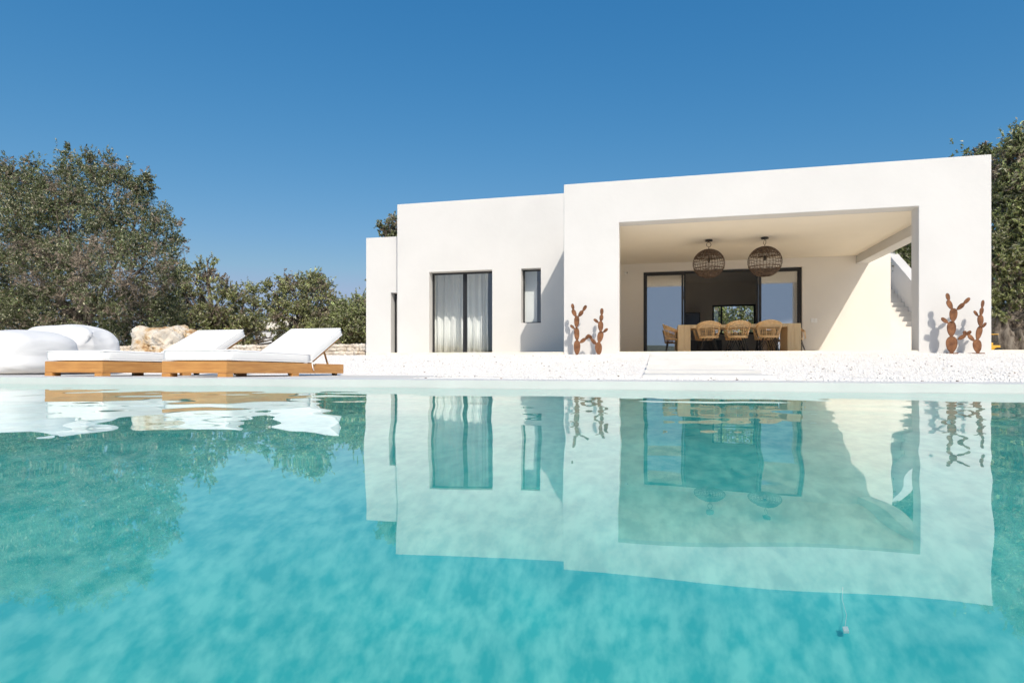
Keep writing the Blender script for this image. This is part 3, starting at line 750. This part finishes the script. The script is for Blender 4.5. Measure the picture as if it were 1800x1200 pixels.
# ------------------------------------------------------------------ boulders and dry stone wall
def rock(R_, seed, sub=6, cut=.82):
    bm = bmesh.new(); bmesh.ops.create_icosphere(bm, subdivisions=sub, radius=1)
    for v in bm.verts:
        p = v.co.copy(); e = 4; s = (abs(p.x)**e+abs(p.y)**e+abs(p.z)**e)**(-1/e); p *= s
        f = noise.noise(p*1.3+Vector((seed, 0, 0)))*.22+noise.noise(p*3.1+Vector((0, seed, 0)))*.12+abs(noise.noise(p*6+Vector((0, 0, seed))))*.08+noise.noise(p*14)*.03
        vd = noise.voronoi(p*1.15+Vector((seed, seed, 0)))[0]; f += min(.10, (vd[1]-vd[0])*.22)-.05-.05*(1 if vd[1]-vd[0] < .03 else 0)
        p *= (1+f-.08); p.x *= 1-.16*max(0, p.z)
        v.co = Vector((p.x*R_[0], p.y*R_[1], p.z*R_[2]))
    return bm
def put_rock(loc, R_, seed, label, group=None):
    bm = rock(R_, seed); me = bpy.data.meshes.new('boulder'); bm.to_mesh(me); bm.free(); me.materials.append(BOULDER); me.shade_smooth()
    o = bpy.data.objects.new('boulder', me); col.objects.link(o); o.location = loc; tag(o, label, 'boulder', group)
    return o
vb = 9.6; ub = U(296, vb); zt = HT(579, ub, vb)
put_rock((ub, vb, (zt+.1)/2), (.56, .5, (zt-.05)/2+.03), 3.3, 'big ochre stained limestone boulder behind the two loungers')
vb2 = 10.5; put_rock((U(180, vb2), vb2, .25), (.25, .25, .20), 8.1, 'small tan boulder mostly behind the plump bean bag')
# dry stone wall
vw = 16.6; xw0, xw1 = U(60, vw)-9, uLL-.02
S = []; 
wz = HT(606.5, U(643.5, vw), vw)
zbase = .36; Vw = []; Fw = []; nb = 0; ico = bmesh.new(); bmesh.ops.create_icosphere(ico, subdivisions=2, radius=1)
iv = np.array([v.co[:] for v in ico.verts]); ifc = np.array([[v.index for v in f.verts] for f in ico.faces]); ico.free()
x = xw0
while x < xw1:
    for lvl in range(4):
        for dep in range(2):
            rx = rng.uniform(.06, .13); rz = .062; h = wz-zbase-(.02+.05*rng.random() if lvl == 3 else 0)
            c_ = np.array([x+rng.uniform(-.04, .04), vw+.08+dep*.2+rng.uniform(-.02, .02), zbase+.04+lvl*(wz-zbase-.06)/3])
            sc_ = np.array([rx, rng.uniform(.08, .12), rz*rng.uniform(.8, 1.25)])
            d = iv*(1+.22*rng.normal(size=(len(iv), 1)).clip(-1, 1)); d = np.sign(d)*np.abs(d)**.75
            Vw.append(d*sc_+c_); Fw.append(ifc+nb); nb += len(iv)
    x += .125
wl = np_mesh('dry_stone_wall', np.concatenate(Vw), np.concatenate(Fw), RUBBLE)
tag(wl, 'low dry stone wall of pale rubble running behind the loungers', 'wall')

# ------------------------------------------------------------------ olive trees
def px_pt(px, py, v): u = U(px, v); return Vector((u, v, HT(py, u, v)))
def olive(name, label, v, blobs, base, n_leaf, seed, leaf=.075, tone=(.075, .085, .045), dry=.15, trunk_r=.22, group='olive trees round the house', twigs=60, spread=1.0, cl_r=.32, limbs=None):
    rg = np.random.default_rng(seed); rd = random.Random(seed)
    bpt = px_pt(base[0], base[1], v) if len(base) == 2 else Vector(base)
    bpt.z = zg(v)-.05
    root = empty(name, bpt); B = []
    for b in blobs:
        px, py, r = b[:3]; dv = b[3] if len(b) > 3 else 0
        c_ = px_pt(px, py, v+dv); rr = r/F*ZD(c_.x, c_.y)
        B.append((c_, rr, b[4] if len(b) > 4 else dry))
    vol = np.array([b[1]**1.9 for b in B]); pr = vol/vol.sum()
    ncl = max(30, int(n_leaf/170)); cl = []
    for k in range(ncl):
        i = rg.choice(len(B), p=pr); c_, rr, dr = B[i]
        d = rg.normal(size=3); d /= np.linalg.norm(d); rad = rr*(.35+.65*rg.random()**.5)
        d[1] *= 1.0
        p = np.array(c_)+d*rad*np.array([1, 1, 1]); p[2] = max(p[2], .5)
        cl.append((p, min(cl_r, rr*.6)*rg.uniform(.6, 1.25), rg.random() < dr, rg.normal(0, .22), d))
    cnt = rg.multinomial(n_leaf, np.ones(ncl)/ncl)
    Vs = []; Cs = []
    for (p, r, dryc, tn, od), k in zip(cl, cnt):
        if dryc: k = int(k*.6)
        if k == 0: continue
        # sprays: leaves sit along short shoots inside the clump
        ns = max(3, k//14); sd = rg.normal(size=(ns, 3)); sd /= np.linalg.norm(sd, axis=1)[:, None]; sd = sd+.45*od+np.array([0, 0, .35]); sd /= np.linalg.norm(sd, axis=1)[:, None]
        s0 = p+rg.normal(size=(ns, 3))*r*.42; ln = r*rg.uniform(.5, 1.25, ns)
        w_ = rg.integers(0, ns, k); t = rg.random(k)
        c0 = s0[w_]+sd[w_]*(ln[w_]*t)[:, None]+rg.normal(size=(k, 3))*.018
        a = sd[w_]*.8+rg.normal(size=(k, 3))*.65; a /= np.linalg.norm(a, axis=1)[:, None]
        b = np.cross(a, rg.normal(size=(k, 3))); b /= np.linalg.norm(b, axis=1)[:, None]
        L = leaf*rg.uniform(.6, 1.3, k)[:, None]; W = L*rg.uniform(.24, .36, k)[:, None]
        q = np.stack([c0-a*L*.5, c0+b*W*.5, c0+a*L*.5, c0-b*W*.5], 1)
        Vs.append(q)
        base_c = np.array(tone)*np.array([1.75, 1.75, 1.8])*np.exp(tn)
        cc = base_c[None]*np.array([1.05, 1.04, .80])*np.exp(rg.normal(0, .42, (k, 1)))
        silver = rg.random(k) < .26; cc[silver] = np.array([.36, .35, .24])*np.exp(rg.normal(0, .3, (silver.sum(), 1)))
        if dryc: cc = np.array([.27, .22, .165])*np.exp(rg.normal(0, .3, (k, 1)))
        else:
            br = rg.random(k) < .025; cc[br] = np.array([.20, .13, .07])
        Cs.append(cc)
    Vs = np.concatenate(Vs); Cs = np.concatenate(Cs); k = len(Vs)
    Vl = Vs.reshape(-1, 3)-np.array(bpt)
    cr = np_mesh('crown', Vl, np.arange(k*4).reshape(-1, 4), LEAF); paint(cr, Cs, 4); cr.parent = root
    # trunk and limbs
    tm = MB(); cen = sum((b[0] for b in B), Vector())/len(B)-bpt
    fork = Vector((cen.x*.25, cen.y*.25, min(1.5, cen.z*.4)))
    pts = [Vector((0, 0, 0)), fork*.5+Vector((rd.uniform(-.1, .1), 0, 0)), fork]
    tm.tube([Vector((0, 0, -.1)), Vector((.03, 0, .1)), pts[1], pts[2]], [trunk_r*1.6, trunk_r*1.25, trunk_r, trunk_r*.8], 14)
    tr = tm.build('trunk', BARK, root, smooth=True)
    bm_ = MB(); order = sorted(range(len(B)), key=lambda i: -B[i][1])
    for i in order[:14]:
        c_ = B[i][0]-bpt; mid_ = fork.lerp(c_, .5)+Vector((rd.uniform(-.3, .3), rd.uniform(-.3, .3), rd.uniform(-.1, .3)))
        bm_.tube([fork*.9, mid_, c_, c_+(c_-mid_).normalized()*B[i][1]*.5], [trunk_r*.42, trunk_r*.24, trunk_r*.12, trunk_r*.05], 7)
        for q in range(5):
            d = Vector(rg.normal(size=3)).normalized()*B[i][1]*.95; bm_.tube([c_, c_+d*.5+Vector((0, 0, .05)), c_+d], [trunk_r*.12, trunk_r*.07, .006], 5)
    if twigs:
        tw = bm_
        dc = [c for c in cl if c[2]] or cl
        for k in range(twigs):
            p, r, _, _, od = dc[rd.randrange(len(dc))]; p = Vector(p)-bpt
            for q in range(5):
                d = Vector(rg.normal(size=3)).normalized()*r*rd.uniform(.9, 1.8); mdl = p+d*.5+Vector((0, 0, -.06))
                tw.tube([p, mdl, p+d+Vector((0, 0, -.12))], [.008, .006, .003], 4, caps=False)
    bm_.build('limbs', BARK, root, smooth=True)
    if limbs:
        lm = MB()
        for pts_, rr in limbs:
            kp = [px_pt(x_, y_, v+dv_)-bpt for x_, y_, dv_ in pts_]; P3 = []; R3 = []
            for a_ in range(len(kp)-1):
                for q in range(8): P3.append(kp[a_].lerp(kp[a_+1], q/8)); R3.append(rr[a_]+(rr[a_+1]-rr[a_])*q/8)
            P3.append(kp[-1]); R3.append(rr[-1]); n0 = len(lm.v); lm.tube(P3, R3, 28)
            for q in range(n0, len(lm.v)):
                p_ = Vector(lm.v[q]); ring = (q-n0)//28; c0_ = P3[min(ring, len(P3)-1)]; d_ = p_-c0_
                k_ = 1+.45*noise.noise(Vector((d_.x*9, d_.y*9, p_.z*2.2)))+.25*noise.noise(p_*9)
                lm.v[q] = tuple(c0_+d_*k_)
        lm.build('bough', BARK, root, smooth=True)
    tag(root, label, 'tree', group)
    return root
TREES = True
if TREES:
    olive('olive_tree', 'tallest olive tree, at the left edge behind the bean bags', 17.5,
      [(-60,400,110),(20,330,38),(35,395,95),(95,340,45),(122,290,20,0,.05),(121,266,11,0,0),(120,258,7,0,0),(60,300,20),(12,312,18),(150,305,32),(178,292,22),(205,300,20),(190,360,60),(242,318,20,0,.05),(255,330,14,0,0),(235,400,60),(285,385,24,0,.05),(280,430,38),(308,398,10),(120,420,95),(20,500,110),(190,480,80,-1.2,.5),(250,470,55,-1,.4),(300,480,26),(170,560,85),(75,570,80),(250,560,60),(290,540,35),(-40,560,90),(-10,290,25),(90,470,60,-1,.5)],
      (150, 600), 370000, 11, leaf=.088, tone=(.056, .069, .036), dry=.12, trunk_r=.2, twigs=300)
    olive('olive_tree', 'olive tree with a thin pale top, right of the tallest one', 23,
      [(365,462,13,0,.1),(362,480,16,0,.3),(385,490,13,0,.4),(345,500,22,0,.5),(405,505,14,0,.3),(330,530,38),(385,545,42,0,.4),(430,520,22,0,.1),(445,545,24,0,.1),(350,585,42),(410,585,42),(440,580,28),(318,480,16,0,.5),(318,510,22),(300,560,40)],
      (385, 605), 58000, 12, leaf=.12, tone=(.135, .15, .078), dry=.26, trunk_r=.22, twigs=120)
    olive('olive_tree', 'olive tree between the gap with the distant house and the villa', 25,
      [(470,505,10,0,.1),(477,530,16,0,.2),(500,500,18,0,.6),(520,520,30),(545,500,20,0,.05),(563,495,16,0,.05),(560,530,34),(515,560,34,0,.3),(485,555,18,0,.5),(565,575,36),(540,590,30),(500,595,16),(590,540,18)],
      (545, 606), 50000, 13, leaf=.12, tone=(.14, .155, .082), dry=.12, trunk_r=.2, twigs=60)
    olive('olive_tree', 'low round olive tree touching the left end of the villa', 22,
      [(612,545,20),(600,560,20),(640,545,24),(630,575,34),(660,570,38),(600,590,20)], (628, 606), 50000, 14, leaf=.115, tone=(.13, .15, .08), dry=.05, trunk_r=.18, twigs=12)
    olive('olive_tree', 'olive treetop showing above the low left block of the villa', 29,
      [(682,393,15,0,.05),(690,405,22),(676,404,12),(715,410,30),(720,450,45),(700,500,50),(705,560,50)], (712, 606), 34000, 15, leaf=.15, tone=(.085, .095, .055), dry=.08, trunk_r=.22, twigs=10)
    olive('olive_tree', 'big gnarled olive tree right of the villa, trunk showing', 21.5,
      [(1800,262,30,0,.1),(1772,262,14,0,.2),(1788,255,13,0,.1),(1770,300,26,0,.75),(1800,320,40,0,.5),(1860,330,90),(1760,340,12,0,.4),(1775,370,34,0,.08),(1810,400,50),(1760,400,22),(1768,440,36,0,.1),(1752,470,26),(1810,470,55),(1775,500,22),(1765,555,24),(1800,540,34,0,.1),(1900,450,100),(1880,560,60),(1745,520,12),(1758,520,18)],
      (1790, 618), 140000, 16, leaf=.12, tone=(.125, .14, .072), dry=.14, trunk_r=.26, twigs=120,
      limbs=[([(1738,498,0),(1755,508,0),(1778,524,.1),(1800,560,.1),(1802,600,0)], [.15,.15,.17,.28,.42]), ([(1765,618,-.2),(1760,590,-.2),(1758,565,-.1),(1772,540,0)], [.36,.28,.2,.12]), ([(1792,622,-.1),(1785,590,-.1),(1772,568,0),(1766,552,0)], [.36,.28,.24,.16])])
    olive('olive_tree', 'olive tree behind the porch stair, its top just over the roof', 24,
      [(1728,262,13,0,.05),(1715,268,10),(1738,270,9),(1740,300,40),(1700,330,60),(1620,390,55),(1600,430,40),(1580,450,35),(1640,460,70),(1680,440,80),(1600,500,60)],
      (1660, 606), 80000, 17, leaf=.13, tone=(.070, .085, .040), dry=.08, trunk_r=.25, twigs=20)
    olive('olive_tree', 'olive tree seen through the back window of the living room', 29,
      [(1262,548,26),(1300,545,30),(1335,560,32),(1230,560,30),(1285,585,30),(1370,560,30)], (1300, 606), 16000, 18, leaf=.13, tone=(.15, .18, .07), dry=.02, trunk_r=.18, twigs=0)

if TREES:
    olive('olive_tree', 'olive tree far behind the tallest one, filling the left edge low down', 30,
      [(-40,530,50),(20,545,45),(90,550,45),(160,555,45),(230,560,42),(290,570,36),(20,590,40),(120,592,36),(210,595,34)], (110, 606), 70000, 19, leaf=.15, tone=(.055, .072, .036), dry=.1, trunk_r=.2, twigs=30)
    olive('olive_tree', 'olive tree far behind the gap, between the second and third trees', 36,
      [(330,575,30),(380,575,34),(430,585,26),(400,590,26),(500,590,20),(540,580,30),(600,580,30)], (380, 606), 40000, 20, leaf=.17, tone=(.07, .085, .042), dry=.1, trunk_r=.2, twigs=0)

# ------------------------------------------------------------------ distant white house
vh = 48; h0, h1 = U(452, vh), U(500, vh); zb = .3
fh = empty('distant_house', ((h0+h1)/2, vh, zb)); W_ = (h1-h0)/2; ze = HT(572, h0, vh)-zb
m = prism([(0, 0), (0, ze-.3), (2.2, ze+.8), (4.4, ze-.3), (4.4, 0)], -W_, W_)
m.v = [(x, y, z) for x, y, z in m.v]; m.build('walls', FARWALL, fh)
m = prism([(-.25, ze-.36), (-.25, ze-.24), (2.2, ze+.98), (4.65, ze-.24), (4.65, ze-.36), (2.2, ze+.84)], -W_-.2, W_+.2); m.build('roof', STONE, fh)
m = MB(); m.box(W_*.1, W_*.1+.8, -.04, .02, .9, 2.0); wfo = m.build('window', BLACK, fh)
tag(fh, 'small white pitched roof house far off between the olive trees', 'house')

# ------------------------------------------------------------------ yellow machine by the big olive tree
vy = 18.6; ux = U(1735, vy); ym = empty('garden_machine', (ux, vy, zg(vy)+.02), math.pi+.12); ym.scale = (.33, .33, .33)
m = MB(); m.box(-.7, .75, -.5, .5, .42, .78); m.box(-.2, .7, -.45, .45, .7801, 1.0); m.build('body', YELLOW, ym, bevel=.05, seg=3)
m = blocks([(-.55, .2, -.4, .4, 1.001, 1.62)], [(-.49, .14, -1, 1, 1.06, 1.52), (-1, 1, -.33, .33, 1.06, 1.52)]); m.build('cab', BLACK, ym)
m = MB(); m.box(-.6, .25, -.45, .45, 1.621, 1.68); m.build('roof', YELLOW, ym, bevel=.02)
for sx_ in (-.48, .5):
    for sy_ in (-.56, .56):
        m = MB(); m.tube([(sx_, sy_-.1, .3), (sx_, sy_+.1, .3)], .3, 24); wh = m.build('wheel', RUBBER, ym)
        m = MB(); m.tube([(sx_, sy_-.11, .3), (sx_, sy_+.11, .3)], .13, 16); m.build('rim', YELLOW, wh)
m = MB(); m.add([(.75, -.4, .5), (1.3, -.45, .7), (1.3, .45, .7), (.75, .4, .5), (.75, -.4, .56), (1.27, -.42, .76), (1.27, .42, .76), (.75, .4, .56)], [(3,2,1,0),(4,5,6,7),(0,1,5,4),(1,2,6,5),(2,3,7,6),(3,0,4,7)]); m.build('blade', DARK, ym)
tag(ym, 'small yellow garden machine with black wheels peeking out behind the corner of the villa', 'vehicle')

# ------------------------------------------------------------------ far hills behind the pool (seen mirrored in the glass)
hm = MB(); n = 80; HM_ = plain('hill_scrub', (.05, .075, .05), .95, noise_amt=.4, scale=.02)
for k in range(n+1):
    t = math.pi*(k/n)*1.1+math.pi*.95; R0 = 420
    h = 16+12*noise.noise(Vector((k*.22, 1, 0)))+3*noise.noise(Vector((k*.9, 4, 0)))
    for q, (rr, hh) in enumerate(((0, -1), (60, .55), (130, 1), (260, -1))):
        hm.v.append(((R0+rr)*math.cos(t), (R0+rr)*math.sin(t), h*hh if hh > 0 else -1))
for k in range(n):
    for q in range(3): hm.f.append((k*4+q, (k+1)*4+q, (k+1)*4+q+1, k*4+q+1))
tag(hm.build('hills', HM_, smooth=True), kind='structure')

# ------------------------------------------------------------------ small white sensor on a cord, lying on the pool floor
def under(px, py, zf):
    t = (px-900)/F; d = Vector((t*CA-SA, t*SA+CA, (HZ-py)/F)); k = EYE/-d.z; hit = Vector((0, 0, EYE))+d*k
    h_ = Vector((d.x, d.y, 0)).normalized(); si = Vector((d.x, d.y, 0)).length/d.length/1.48; co_ = math.sqrt(1-si*si)
    return hit+(h_*si-Vector((0, 0, co_)))*(-zf/co_)
a = under(1489, 1140, D+.03); b = under(1484, 1058, D+.01)
se = empty('pool_sensor', a); m = MB(); m.box(-.006, .006, -.006, .006, -.004, .004); m.build('sensor_body', PORCELAIN, se, bevel=.001)
m = MB(); m.tube([(0, .006, 0), (b-a)*.35+Vector((.004, 0, -.006)), (b-a)*.7+Vector((-.003, 0, -.006)), b-a], .0006, 5); m.build('cord', PORCELAIN, se)
tag(se, 'small white square sensor with a thin cord lying under water on the pool floor', 'sensor')
for o in se.children: o.cycles.is_caustics_receiver = True
